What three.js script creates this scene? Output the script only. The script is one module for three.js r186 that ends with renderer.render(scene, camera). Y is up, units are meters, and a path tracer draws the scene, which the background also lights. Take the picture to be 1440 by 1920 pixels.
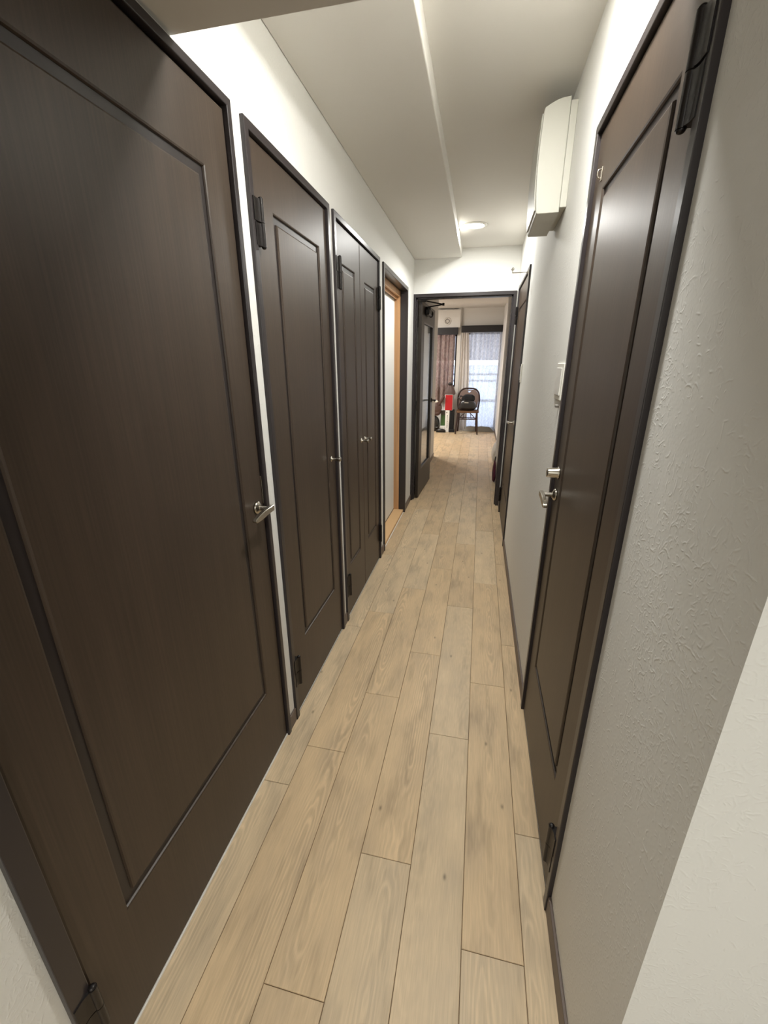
import * as THREE from 'three';
import { RoundedBoxGeometry } from 'three/addons/geometries/RoundedBoxGeometry.js';
import { mergeGeometries } from 'three/addons/utils/BufferGeometryUtils.js';
import { RectAreaLightUniformsLib } from 'three/addons/lights/RectAreaLightUniformsLib.js';

// ---------------------------------------------------------------- camera, sky, lights, exposure
const scene = new THREE.Scene();
const camera = new THREE.PerspectiveCamera(101.18, 0.75, 0.02, 80);
camera.position.set(0, 1.4101, 0);
camera.rotation.order = 'YXZ';
camera.rotation.set(-0.3378, 0.2157, -0.0031);
scene.add(camera);

const renderer = new THREE.WebGLRenderer({ antialias: true });
renderer.toneMapping = THREE.LinearToneMapping;
renderer.toneMappingExposure = 1.0;
renderer.shadowMap.enabled = true;
RectAreaLightUniformsLib.init();

scene.background = new THREE.Color(0.86, 0.93, 1.0);      // even overcast sky, seen only through the two windows
scene.backgroundIntensity = 5.6;

function areaLight(x, y, z, w, d, intensity, color) {      // a lamp's light, facing down
  const l = new THREE.RectAreaLight(color, intensity, w, d);
  l.position.set(x, y, z); l.lookAt(x, y - 1, z); l.castShadow = true;
  scene.add(l); return l;
}
const WARM = new THREE.Color(1.0, 0.965, 0.92);
const DAY = new THREE.Color(1.0, 0.995, 0.955);
const LAMP = 375, ENTRY = 50, ROOM = 90;

// ---------------------------------------------------------------- helpers
let seed = 12345;
const rnd = () => { seed = (seed * 1664525 + 1013904223) >>> 0; return seed / 4294967296; };
const rr = (a, b) => a + (b - a) * rnd();
const used = {};
function numbered(n) { const k = used[n] = (used[n] ?? -1) + 1; return k ? `${n}_${String(k).padStart(3, '0')}` : n; }
function shade(o) { o.castShadow = true; o.receiveShadow = true; return o; }

// uv in metres from the face's main direction (v runs along y, or along z on level faces)
function metreUV(g) {
  g = g.index ? g.toNonIndexed() : g;
  const p = g.attributes.position, uv = new Float32Array(p.count * 2);
  const a = new THREE.Vector3(), b = new THREE.Vector3(), c = new THREE.Vector3();
  for (let i = 0; i < p.count; i += 3) {
    a.fromBufferAttribute(p, i); b.fromBufferAttribute(p, i + 1); c.fromBufferAttribute(p, i + 2);
    const n = b.clone().sub(a).cross(c.clone().sub(a)); n.set(Math.abs(n.x), Math.abs(n.y), Math.abs(n.z));
    for (let k = 0; k < 3; k++) {
      const q = [a, b, c][k];
      let u, v;
      if (n.x >= n.y && n.x >= n.z) { u = q.z; v = q.y; } else if (n.z >= n.y) { u = q.x; v = q.y; } else { u = q.x; v = q.z; }
      uv[(i + k) * 2] = u; uv[(i + k) * 2 + 1] = v;
    }
  }
  g.setAttribute('uv', new THREE.BufferAttribute(uv, 2));
  for (const k of Object.keys(g.attributes)) if (!['position', 'normal', 'uv'].includes(k)) g.deleteAttribute(k);
  return g;
}
function bx(x0, x1, y0, y1, z0, z1, r = 0) {                // box by its bounds, edges rounded by r
  const w = Math.abs(x1 - x0), h = Math.abs(y1 - y0), d = Math.abs(z1 - z0);
  const g = r > 0 ? new RoundedBoxGeometry(w, h, d, 2, Math.min(r, w / 2.01, h / 2.01, d / 2.01)) : new THREE.BoxGeometry(w, h, d);
  g.translate((x0 + x1) / 2, (y0 + y1) / 2, (z0 + z1) / 2);
  return metreUV(g);
}
function cyl(r0, r1, from, to, seg = 20, open = false) {    // r0 at from, r1 at to
  const A = new THREE.Vector3(...from), B = new THREE.Vector3(...to), L = A.distanceTo(B);
  const g = new THREE.CylinderGeometry(r1, r0, L, seg, 1, open);
  g.applyQuaternion(new THREE.Quaternion().setFromUnitVectors(new THREE.Vector3(0, 1, 0), B.clone().sub(A).normalize()));
  g.translate((A.x + B.x) / 2, (A.y + B.y) / 2, (A.z + B.z) / 2);
  return metreUV(g);
}
function lathe(profile, pos, axis = [0, 1, 0], seg = 36) {
  const g = new THREE.LatheGeometry(profile.map((q) => new THREE.Vector2(q[0], q[1])), seg);
  g.applyQuaternion(new THREE.Quaternion().setFromUnitVectors(new THREE.Vector3(0, 1, 0), new THREE.Vector3(...axis).normalize()));
  g.translate(...pos); return metreUV(g);
}
function tube(pts, r, seg = 40, radial = 10, closed = false) {
  const g = new THREE.TubeGeometry(new THREE.CatmullRomCurve3(pts.map((q) => new THREE.Vector3(...q)), closed), seg, r, radial, closed);
  return metreUV(g);
}
function ball(r, pos, s = [1, 1, 1]) { const g = new THREE.SphereGeometry(r, 24, 16); g.scale(...s); g.translate(...pos); return metreUV(g); }
// a flat outline in (a, b) with holes, extruded; turned so that a runs along -z or x, b along y
function slabShape(outer, holes, depth, bevel = 0) {
  const s = new THREE.Shape(outer.map((q) => new THREE.Vector2(...q)));
  for (const h of holes) s.holes.push(new THREE.Path(h.map((q) => new THREE.Vector2(...q))));
  return new THREE.ExtrudeGeometry(s, { depth: depth - 2 * bevel, bevelEnabled: bevel > 0, bevelThickness: bevel, bevelSize: bevel, bevelOffset: -bevel, bevelSegments: 2, curveSegments: 24 });
}
const rect = (a0, a1, b0, b1) => [[a0, b0], [a1, b0], [a1, b1], [a0, b1]];
function mesh(name, geos, mat, parent = scene, origin) {
  geos = [].concat(geos).map((g) => (g.attributes.uv && !g.index ? g : metreUV(g)));
  const g = geos.length > 1 ? mergeGeometries(geos) : geos[0];
  if (origin) g.translate(-origin[0], -origin[1], -origin[2]);
  const m = shade(new THREE.Mesh(g, mat)); m.name = parent === scene ? numbered(name) : name;
  parent.add(m); return m;
}
// children of one parent get running names
function part(name, geos, mat, parent) {
  const n = parent.children.filter((c) => c.name.replace(/_\d{3}$/, '') === name).length;
  let o = parent; while (o.parent && o.parent !== scene) o = o.parent;
  const m = mesh(n ? `${name}_${String(n).padStart(3, '0')}` : name, geos, mat, parent, o.userData.origin);
  return m;
}
function tag(o, label, category, group, kind) {
  if (label) o.userData.label = label;
  if (category) o.userData.category = category;
  if (group) o.userData.group = group;
  if (kind) o.userData.kind = kind;
  return o;
}
// a Group at the thing's base; its parts are written in room coordinates
function thing(name, origin, label, category, group, kind) {
  const o = new THREE.Group(); o.name = numbered(name); o.position.set(...origin); o.userData.origin = origin;
  scene.add(o); return tag(o, label, category, group, kind);
}
function struct(name, geos, mat) { return tag(mesh(name, geos, mat), null, null, null, 'structure'); }

// ---------------------------------------------------------------- noise and textures
const perm = new Uint16Array(512); { const a = [...Array(256).keys()]; for (let i = 255; i > 0; i--) { const j = Math.floor(rnd() * (i + 1)); [a[i], a[j]] = [a[j], a[i]]; } for (let i = 0; i < 512; i++) perm[i] = a[i & 255]; }
const fade = (t) => t * t * t * (t * (t * 6 - 15) + 10);
function noise(x, y, px = 256, py = 256) {                   // value noise, tiling after px, py cells
  const xi = Math.floor(x), yi = Math.floor(y), u = fade(x - xi), v = fade(y - yi);
  const h = (i, j) => perm[perm[((i % px) + px) % px & 255] + (((j % py) + py) % py & 255)] / 255;
  const a = h(xi, yi), b = h(xi + 1, yi), c = h(xi, yi + 1), d = h(xi + 1, yi + 1);
  return a + (b - a) * u + (c - a) * v + (a - b - c + d) * u * v;
}
function fbm(x, y, o = 4, px = 256, py = 256) { let s = 0, a = 0.5, t = 0; for (let i = 0; i < o; i++) { s += a * noise(x, y, px, py); t += a; a *= 0.5; x *= 2; y *= 2; px *= 2; py *= 2; } return s / t; }
function dataTex(w, h, fn, srgb, metres) {
  const d = new Uint8Array(w * h * 4);
  for (let j = 0; j < h; j++) for (let i = 0; i < w; i++) { const c = fn(i / w, j / h, i, j), k = (j * w + i) * 4; d[k] = c[0]; d[k + 1] = c[1]; d[k + 2] = c[2]; d[k + 3] = c[3] ?? 255; }
  const t = new THREE.DataTexture(d, w, h, THREE.RGBAFormat);
  t.wrapS = t.wrapT = THREE.RepeatWrapping; t.magFilter = THREE.LinearFilter; t.minFilter = THREE.LinearMipmapLinearFilter; t.generateMipmaps = true;
  if (srgb) t.colorSpace = THREE.SRGBColorSpace;
  if (metres) t.repeat.set(1 / metres[0], 1 / metres[1]);
  t.needsUpdate = true; return t;
}
const cl = (x) => Math.max(0, Math.min(255, x));

// woven-plaster wallpaper: short crossing trowel strokes
function wallBump(size, n, strokes, m) {
  const f = new Float32Array(n * n);
  for (let s = 0; s < strokes; s++) {
    const big = rnd() < 0.35, cx = rnd() * n, cy = rnd() * n, L = (big ? rr(0.012, 0.03) : rr(0.003, 0.012)) / m * n, a0 = rnd() * Math.PI * 2, bend = rr(-1.4, 1.4), wd = (big ? rr(0.0009, 0.0016) : rr(0.0007, 0.0012)) / m * n, hgt = rr(0.35, 1);
    // strokes come in patches
    if (fbm(cx / n * 5, cy / n * 5, 3, 5, 5) < 0.43 && rnd() < 0.8) continue;
    const steps = Math.ceil(L);
    let x = cx, y = cy, a = a0;
    for (let k = 0; k < steps; k++) {
      x += Math.cos(a); y += Math.sin(a); a += bend / steps + rr(-0.22, 0.22);
      const e = Math.sin((k + 0.5) / steps * Math.PI), R = Math.ceil(wd * 2);
      for (let j = -R; j <= R; j++) for (let i = -R; i <= R; i++) {
        const q = ((Math.round(y) + j + n) % n + n) % n * n + ((Math.round(x) + i + n) % n + n) % n, v = hgt * e * Math.exp(-(i * i + j * j) / (wd * wd));
        if (v > f[q]) f[q] = v;
      }
    }
  }
  return dataTex(n, n, (u, v, i, j) => { const k = 30 + 150 * f[j * n + i] + 40 * (fbm(u * 14, v * 14, 4, 14, 14) - 0.5) + 26 * (noise(u * 180, v * 180, 180, 180) - 0.5); return [cl(k), cl(k), cl(k)]; }, false, [m, m]);
}
const plasterBump = wallBump(0, 1024, 7000, 0.7);
const ceilBump = dataTex(256, 256, (u, v) => { const k = 128 + 70 * (fbm(u * 60, v * 60, 3, 60, 60) - 0.5); return [k, k, k]; }, false, [0.4, 0.4]);
const wallMat = new THREE.MeshStandardMaterial({ color: '#e7e6e1', roughness: 0.75, bumpMap: plasterBump, bumpScale: 0.0009 });
const ceilMat = new THREE.MeshStandardMaterial({ color: '#e6e3dc', roughness: 0.9, bumpMap: ceilBump, bumpScale: 0.0004 });
const roomWall = new THREE.MeshStandardMaterial({ color: '#d8d4ce', roughness: 0.85 });

// dark stained veneer: fine upright pores and slow tone bands
const veneer = dataTex(512, 512, (u, v) => {
  const band = fbm(u * 9, v * 1.0, 3, 9, 1) - 0.5, pore = noise(u * 230, v * 7, 230, 7) - 0.5, pore2 = noise(u * 110, v * 3, 110, 3) - 0.5;
  const k = 1 + 0.12 * band + 0.13 * pore + 0.07 * pore2;
  return [cl(64 * k), cl(52.5 * k), cl(43 * k)];
}, true, [0.45, 0.9]);
const veneerBump = dataTex(512, 256, (u, v) => { const k = 128 + 90 * (noise(u * 230, v * 4, 230, 4) - 0.5); return [k, k, k]; }, false, [0.45, 0.9]);
const doorMat = new THREE.MeshPhysicalMaterial({ map: veneer, roughness: 0.41, bumpMap: veneerBump, bumpScale: 0.0001, specularIntensity: 0.9 });
const casingMat = new THREE.MeshPhysicalMaterial({ color: '#2f2a2b', roughness: 0.3, specularIntensity: 0.9 });
const grooveMat = new THREE.MeshPhysicalMaterial({ color: '#2c2625', roughness: 0.4 });
const boardMat = new THREE.MeshStandardMaterial({ color: '#655850', roughness: 0.45 });
const hingeMat = new THREE.MeshStandardMaterial({ color: '#211d1c', roughness: 0.34, metalness: 0.4 });
const nickel = new THREE.MeshStandardMaterial({ color: '#b9b3a8', roughness: 0.24, metalness: 1 });
const darkMetal = new THREE.MeshStandardMaterial({ color: '#1a1817', roughness: 0.4, metalness: 0.5 });
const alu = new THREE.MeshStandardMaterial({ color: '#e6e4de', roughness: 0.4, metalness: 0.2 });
const whitePlastic = new THREE.MeshStandardMaterial({ color: '#e6e4da', roughness: 0.42 });
const greyPlastic = new THREE.MeshStandardMaterial({ color: '#8b8680', roughness: 0.5 });
const honeyTex = dataTex(256, 256, (u, v) => { const k = 1 + 0.16 * (noise(u * 90, v * 4, 90, 4) - 0.5) + 0.12 * (fbm(u * 12, v * 2, 3, 12, 2) - 0.5); return [cl(192 * k), cl(147 * k), cl(103 * k)]; }, true, [0.2, 0.8]);
const honeyWood = new THREE.MeshStandardMaterial({ map: honeyTex, roughness: 0.5 });
const sillWood = new THREE.MeshStandardMaterial({ color: '#d9b384', roughness: 0.5 });

// pale oak planks: cathedral rings, pores, grey-brown clouds, a few knots
function oak(variant) {
  const ox = variant * 37.3, uc = [0.35, 0.62, 0.5, 0.1, 0.75, 0.45][variant], slope = [0.55, 0.9, 0.3, 1.6, 0.7, 0.4][variant], h0 = [-0.25, -0.45, 0.02, 0.5, -0.3, -0.1][variant], cath = [1, 0.8, 0.55, 0.35, 1, 0.6][variant];
  const knots = [[0.72, 0.78], [0.25, 0.18], [0.6, 0.35]].slice(0, [1, 0, 2, 1, 0, 2][variant]).map(([a, b]) => [(a + variant * 0.21) % 0.8 + 0.1, (b + variant * 0.17) % 0.85 + 0.07]);
  return dataTex(192, 1024, (u, v) => {
    const x = (u - uc) * 0.153, y = v * 0.975, w = (fbm(u * 3 + ox, v * 7 + ox, 3) - 0.5);
    let kn = 0, pull = 0;
    for (const [kx, ky] of knots) { const dx = (u - kx) * 0.153, dy = (v - ky) * 0.975; const d = Math.sqrt(dx * dx + dy * dy * 0.28); kn = Math.max(kn, Math.exp(-Math.pow(d / 0.0042, 2))); pull += 0.012 * Math.exp(-Math.pow(d / 0.02, 2)); }
    const depth = (h0 + slope * y) * 0.09 + w * 0.028, R = Math.sqrt(x * x * 1.1 + depth * depth) + 0.0055 * (fbm(u * 5 + ox, v * 14, 3) - 0.5) + pull;
    const ph = R * 210, ring = Math.pow(0.5 + 0.5 * Math.sin(ph * 2 * Math.PI * 0.5), 1.6);
    const strength = cath * Math.max(0.12, 1 - Math.abs(x) / 0.06) * (0.45 + 0.9 * fbm(u * 2 + ox, v * 5, 2));
    const pores = noise(u * 95 + ox, v * 34) - 0.5, fine = noise(u * 60, v * 9 + ox) - 0.5;
    const cloud = fbm(u * 2.2 + ox * 1.7, v * 6 + ox, 4), streak = Math.max(0, fbm(u * 5 + ox, v * 6 + 3 * ox, 4) - 0.56);
    let k = 1 + 0.11 * strength * (ring - 0.5) + 0.05 * pores + 0.03 * fine + 0.13 * (cloud - 0.5) - 0.32 * streak - 0.28 * kn;
    const grey = Math.max(0, 0.55 - cloud) * 0.6;
    return [cl(202 * k - 4 * grey), cl(180 * k + 1 * grey), cl(148 * k + 10 * grey)];
  }, true);
}
const oakTex = [0, 1, 2, 3, 4, 5].map(oak);
const oakMats = [];
for (let t = 0; t < 6; t++) for (const tone of ['#ffffff', '#f7f3ee', '#fffaf3']) oakMats.push(new THREE.MeshPhysicalMaterial({ map: oakTex[t], color: tone, roughness: 0.46, specularIntensity: 0.7 }));
const gapMat = new THREE.MeshStandardMaterial({ color: '#5c4a38', roughness: 0.9 });

// ---------------------------------------------------------------- the shell
const XL = -0.664, XR = 0.281, ZE = -4.378, T = 0.12, HC = 2.385, HS = 2.315, DH = 2.03;
const RX0 = -2.6, RX1 = 0.385, RZ0 = -6.75, RZ1 = -9.75;           // the far room
// walls along z: outline in (-z, y); face at x = face, body away from the passage
function longWall(name, zNear, zFar, face, dir, holes, through, top, mat) {
  const front = slabShape(rect(-zNear, -zFar, 0, top), [...holes, ...through].map((h) => rect(-h[0], -h[1], h[2] ?? 0.0005, h[3] ?? 2.02)), 0.05);
  const back = slabShape(rect(-zNear, -zFar, 0, top), through.map((h) => rect(-h[0], -h[1], h[2] ?? 0.0005, h[3] ?? 2.02)), T - 0.05);
  for (const [g, off] of [[front, 0], [back, 0.05]]) { g.rotateY(Math.PI / 2); g.translate(dir > 0 ? face + off : face - off - (g === front ? 0.05 : T - 0.05), 0, 0); }
  return struct(name, [metreUV(front), metreUV(back)], mat);
}
const D1 = [-0.29, -1.211], D2 = [-1.271, -1.949], D3 = [-2.004, -2.890], D4 = [-3.0, -3.987], D5 = [-0.80, -1.552], D6 = [-3.29, -4.18];
const inset = (d) => [d[0] - 0.006, d[1] + 0.006];
longWall('wall_left', 2.4, -4.498, XL, -1, [D1, D2, D3].map(inset), [inset(D4)], 2.6, wallMat);
longWall('wall_right', -0.42, -4.498, XR, 1, [D5, D6].map(inset), [], 2.6, wallMat);
struct('wall_entry', bx(0.401, 1.7, 0, 2.6, -0.54, -0.42), wallMat);
struct('wall_entry', bx(1.6, 1.72, 0, 2.6, -0.42, 2.4), wallMat);
struct('wall_back', bx(-0.784, 1.72, 0, 2.6, 2.4, 2.52), wallMat);
{ // end wall with the doorway
  const g = slabShape(rect(-0.664, 0.281, 0, 2.6), [rect(-0.666 + 0.012, 0.262, -0.001, 2.022)], T);
  const left = bx(-0.664, -0.66, 0, 2.022, ZE - T, ZE), over = bx(-0.664, XR, 2.022, 2.6, ZE - T, ZE), right = bx(0.262, XR, 0, 2.022, ZE - T, ZE);
  struct('wall_end', [left, over, right], wallMat);
}
struct('wall_kitchen', bx(-0.784, -0.66, 0, 2.6, RZ0, -4.498), roomWall);
struct('wall_kitchen', bx(RX1, RX1 + T, 0, 2.6, RZ1, -5.95), roomWall);
struct('wall_kitchen', bx(0.275, RX1 + T, 0, 2.6, -5.95, -4.498), roomWall);
struct('wall_room', bx(RX0, -0.784, 0, 2.6, RZ0, RZ0 + T), roomWall);
struct('wall_room', bx(RX0 - T, RX0, 0, 2.6, RZ1, RZ0 + T), roomWall);
{ // window wall: openings for the two windows
  const g = slabShape(rect(RX0 - T, RX1 + T, 0, 2.6), [rect(-1.75, -0.535, 0.94, 2.0), rect(-0.40, 0.38, 0.04, 2.03)], 0.16);
  g.translate(0, 0, RZ1 - 0.16);
  const column = bx(-2.2, -0.48, 2.127, 2.47, RZ1, RZ1 + 0.1), pier = bx(-0.53, -0.455, 0, 2.5, RZ1, RZ1 + 0.06);
  struct('wall_window', [metreUV(g), column, pier], roomWall);
}
// ceilings
const upper = struct('ceiling', [bx(-0.235, XR, HC, HC + 0.2, ZE, -1.01)], ceilMat);
struct('ceiling_soffit', bx(XL, -0.235, HS, 2.585, ZE, -1.01, 0.006), ceilMat);
struct('ceiling_beam', bx(XL, 1.6, 2.042, 2.6, -1.010, -0.05), ceilMat).geometry;
struct('ceiling_entry', bx(XL, 1.6, 2.4, 2.6, -0.05, 2.4), ceilMat);
struct('ceiling_kitchen', bx(-0.66, RX1, 2.30, 2.6, -7.45, -4.498), roomWall);
struct('ceiling_room', bx(RX0, RX1, 2.5, 2.62, RZ1, RZ0), roomWall);
struct('roof_slab', bx(-3, 2.0, 2.62, 2.72, RZ1 - 0.3, 2.6), roomWall);
// the room behind the sliding door is closed by a box of wall
struct('wall_closet', [bx(-1.1, -1.06, 0, 2.6, -4.1, -2.9), bx(-1.06, -0.784, 0, 2.6, -2.94, -2.9), bx(-1.06, -0.784, 0, 2.6, -4.1, -4.06), bx(-1.06, -0.784, 2.1, 2.14, -4.06, -2.94), bx(-1.06, -0.784, -0.03, 0, -4.06, -2.94)], roomWall);

// ---------------------------------------------------------------- floor of oak planks
const floor = struct('floor', [bx(-0.78, 1.7, -0.14, -0.0035, -4.498, 2.5), bx(RX0 - T, RX1 + T, -0.14, -0.0035, RZ1 - 0.16, -4.498)], gapMat);
const plankGeos = {};
function plankGeo(w, len, flip, uw) {                        // chamfered slab; uv 0..1 over a whole plank
  const key = [w.toFixed(4), len.toFixed(4), flip].join();
  return plankGeos[key] ??= (() => {
    const c = 0.0013, a = w / 2 - 0.0007, b = len / 2 - 0.0007, y0 = -0.006;
    const ring = (x, z, y) => [[-x, y, -z], [x, y, -z], [x, y, z], [-x, y, z]];
    const R = [ring(a, b, y0), ring(a, b, -c), ring(a - c, b - c, 0)], pos = [], uv = [];
    const put = (...vs) => { for (const v of vs) { pos.push(...v); let s = 0.5 + v[0] / 0.153, t = 0.5 + v[2] / 0.9755; if (flip & 1) t = 1 - t; if (flip & 2) s = 1 - s; uv.push(s, t); } };
    for (let k = 0; k < 2; k++) for (let i = 0; i < 4; i++) { const j = (i + 1) % 4, p = R[k][i], q = R[k][j], r = R[k + 1][j], s = R[k + 1][i]; put(p, s, r); put(p, r, q); }
    const t = R[2]; put(t[0], t[2], t[1]); put(t[0], t[3], t[2]);
    const g = new THREE.BufferGeometry(); g.setAttribute('position', new THREE.Float32BufferAttribute(pos, 3)); g.setAttribute('uv', new THREE.Float32BufferAttribute(uv, 2)); g.computeVertexNormals(); return g;
  })();
}
{
  const P = 0.9755, edges = [-0.664, -0.566, -0.4125, -0.258, -0.104, 0.0515, 0.2055, 0.281];
  const joint = [-0.992, -1.161, -0.506, -0.834, -1.32, -0.671, -0.991];
  let n = 0;
  const lay = (x0, x1, zj, zNear, zFar) => {
    for (let z = zj + 8 * P; z > zFar; z -= P) {
      const a = Math.min(z, zNear), b = Math.max(z - P, zFar);
      if (a - b < 0.02) continue;
      const m = new THREE.Mesh(plankGeo(x1 - x0, a - b, Math.floor(rnd() * 4)), oakMats[Math.floor(rnd() * oakMats.length)]);
      m.name = n ? `plank_${String(n).padStart(3, '0')}` : 'plank'; n++;
      m.position.set((x0 + x1) / 2, 0, (a + b) / 2); shade(m); floor.add(m);
    }
  };
  for (let r = 0; r < 7; r++) lay(edges[r], edges[r + 1], joint[r], 0.9, RZ1);
  lay(0.281, 0.385, -5.3, -4.52, RZ1);
  for (let k = 0; k < 8; k++) lay(-0.664 - 0.1535 * (k + 1), -0.664 - 0.1535 * k, -6.9 - (k * 0.37) % P, RZ0, RZ1);
}
// skirting boards
for (const [name, x0, x1, runs] of [['baseboard_left', XL, XL + 0.008, [[2.4, -0.29], [-1.211, -1.271], [-1.949, -2.004], [-2.89, -3.0], [-3.987, ZE]]], ['baseboard_right', XR - 0.008, XR, [[-0.412, -0.80], [-1.552, -3.29], [-4.18, ZE]]]]) {
  const b = thing(name, [x0, 0, -2], null, null, null, 'structure');
  for (const [a, c] of runs) part('board', bx(x0, x1, 0, 0.062, c, a, 0.002), boardMat, b);
}
struct('baseboard_entry', bx(XR - 0.008, 1.6, 0, 0.062, -0.42, -0.412, 0.002), boardMat);
struct('baseboard_kitchen', bx(-0.66, -0.652, 0, 0.06, RZ0, -4.51, 0.002), boardMat);
struct('baseboard_kitchen', bx(RX1 - 0.008, RX1, 0, 0.06, RZ1, -5.95, 0.002), boardMat);
struct('baseboard_kitchen', bx(0.267, 0.275, 0, 0.06, -5.95, -4.53, 0.002), boardMat);
struct('gap_light_strip_1', bx(XL - 0.012, XL + 0.0035, 0.0, 0.007, D1[1] + 0.02, D1[0] - 0.02, 0.001), alu);  // pale strip standing in for the bright line of light under the near left door

// ---------------------------------------------------------------- doors
// side -1: on the left wall (passage towards +x), side +1: on the right wall
function onWall(g, side) { // local: x along -z, y up, z out of the wall into the passage (0 at the wall's face)
  if (side < 0) g.applyMatrix4(new THREE.Matrix4().makeBasis(new THREE.Vector3(0, 0, -1), new THREE.Vector3(0, 1, 0), new THREE.Vector3(1, 0, 0)).setPosition(XL, 0, 0));
  else { // mirrored run: x along -z, z along -x
    g.applyMatrix4(new THREE.Matrix4().makeBasis(new THREE.Vector3(0, 0, -1), new THREE.Vector3(0, 1, 0), new THREE.Vector3(-1, 0, 0)).setPosition(XR, 0, 0));
    const flip = g.index ? g.index.array : null, p = g.attributes;
    if (flip) for (let i = 0; i < flip.length; i += 3) { const t = flip[i]; flip[i] = flip[i + 1]; flip[i + 1] = t; }
    else for (const k of Object.keys(p)) { const a = p[k], s = a.itemSize; for (let i = 0; i < a.count; i += 3) for (let q = 0; q < s; q++) { const t = a.array[i * s + q]; a.array[i * s + q] = a.array[(i + 1) * s + q]; a.array[(i + 1) * s + q] = t; } }
  }
  return metreUV(g);
}
function casing(parent, d, side, w = 0.024, wl = w, depth = 0.058, sill = false) {
  const a = -d[0], b = -d[1], out = 0.012, s = new THREE.Shape([[a, 0], [a, DH], [b, DH], [b, 0], [b - w, 0], [b - w, DH - w], [a + wl, DH - w], [a + wl, 0]].map((q) => new THREE.Vector2(...q)));
  const g = new THREE.ExtrudeGeometry(s, { depth: depth - 0.004, bevelEnabled: true, bevelThickness: 0.002, bevelSize: 0.002, bevelOffset: -0.002, bevelSegments: 2 });
  g.translate(0, 0, out - depth + 0.002);
  return part('door_frame', onWall(g, side), casingMat, parent);
}
function leaf(parent, a, b, p, side, y0 = 0.008, y1 = DH - 0.027) {  // p = [pa, pb, py0, py1] centre line of the routed groove
  const gw = 0.0105, face = 0.0015;
  const outer = slabShape(rect(a, b, y0, y1), [rect(p[0] - gw, p[1] + gw, p[2] - gw, p[3] + gw)], 0.012, 0.005); outer.translate(0, 0, face - 0.012 + 0.005);
  const back = bx(a + 0.004, b - 0.004, y0 + 0.004, y1 - 0.004, -0.036, face - 0.0065);
  const m = part('door_leaf', onWall(outer, side), doorMat, parent);
  part('groove', onWall(back, side), grooveMat, m);
  const inner = slabShape(rect(p[0] + gw, p[1] - gw, p[2] + gw, p[3] - gw), [], 0.012, 0.005); inner.translate(0, 0, face - 0.012 + 0.005);
  part('panel', onWall(inner, side), doorMat, m);
  return m;
}
function hinge(parent, s, y0, y1, side, dir = 1, proud = 0.017) {   // two barrels, a wide curved flap to the casing and a low flap on the leaf
  const m = (y0 + y1) / 2, g = [], w = 0.036;
  g.push(cyl(0.0078, 0.0078, [s, m + 0.001, proud], [s, y1, proud], 18), cyl(0.0078, 0.0078, [s, y0, proud], [s, m - 0.001, proud], 18));
  g.push(ball(0.0066, [s, y1 + 0.001, proud], [1, 0.7, 1]), ball(0.0066, [s, y0 - 0.001, proud], [1, 0.7, 1]));
  const flap = (a, b, top, end) => {
    const q = new THREE.Shape(); q.moveTo(0, -0.001); q.lineTo(0, proud + 0.006); q.quadraticCurveTo(0.012, top, w * 0.6, top); q.lineTo(w * end, top); q.lineTo(w * end, -0.001); q.lineTo(0, -0.001);
    const e = new THREE.ExtrudeGeometry(q, { depth: b - a, bevelEnabled: false, curveSegments: 10 });           // profile (run, out), extruded along y
    e.applyMatrix4(new THREE.Matrix4().makeBasis(new THREE.Vector3(-dir, 0, 0), new THREE.Vector3(0, 0, 1), new THREE.Vector3(0, dir, 0)).setPosition(s, dir > 0 ? a : b, 0));
    return e;
  };
  g.push(flap(m + 0.002, y1 - 0.001, 0.0145, 1), flap(y0 + 0.001, m - 0.002, 0.0135, 0.9));
  return part('hinge', g.map((q) => onWall(q, side)), hingeMat, parent);
}
function lever(parent, s, y, side, dir, drop = 0.0) {              // rose, neck, flattened lever
  const h = part('door_handle', [
    onWall(lathe([[0, 0], [0.0205, 0], [0.0205, 0.004], [0.0185, 0.0085], [0.0125, 0.0105], [0.0115, 0.013], [0, 0.013]], [s, y, 0.001], [0, 0, 1], 40), side),
    onWall(cyl(0.0082, 0.0078, [s, y, 0.01], [s, y, 0.054], 24), side)], nickel, parent);
  const sh = new THREE.Shape(); sh.moveTo(-0.0125, -0.0085); sh.lineTo(0.03, -0.0095); sh.quadraticCurveTo(0.075, -0.015 - drop, 0.099, -0.012 - drop); sh.quadraticCurveTo(0.107, -0.005 - drop, 0.099, 0.001 - drop); sh.quadraticCurveTo(0.06, 0.0095, 0.02, 0.0098); sh.lineTo(-0.0125, 0.0092); sh.quadraticCurveTo(-0.0145, 0, -0.0125, -0.0085);
  const g = new THREE.ExtrudeGeometry(sh, { depth: 0.009, bevelEnabled: true, bevelThickness: 0.0025, bevelSize: 0.002, bevelOffset: -0.002, bevelSegments: 3, curveSegments: 16 });
  if (dir < 0) { g.rotateY(Math.PI); g.translate(0, 0, 0.009); }
  g.translate(s, y, 0.044);
  part('lever', onWall(g, side), nickel, h);
  return h;
}
function knob(parent, s, y, side) {
  return part('door_knob', [onWall(lathe([[0, 0], [0.0135, 0], [0.0135, 0.003], [0.0068, 0.006], [0.0068, 0.026], [0.0098, 0.031], [0.0105, 0.044], [0.0092, 0.0475], [0, 0.048]], [s, y, 0.001], [0, 0, 1], 28), side)], nickel, parent);
}
const doorAt = (n, d, x, label) => thing(`door_${n}`, [x, 0, (d[0] + d[1]) / 2], label, 'door', null, 'structure');

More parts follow.
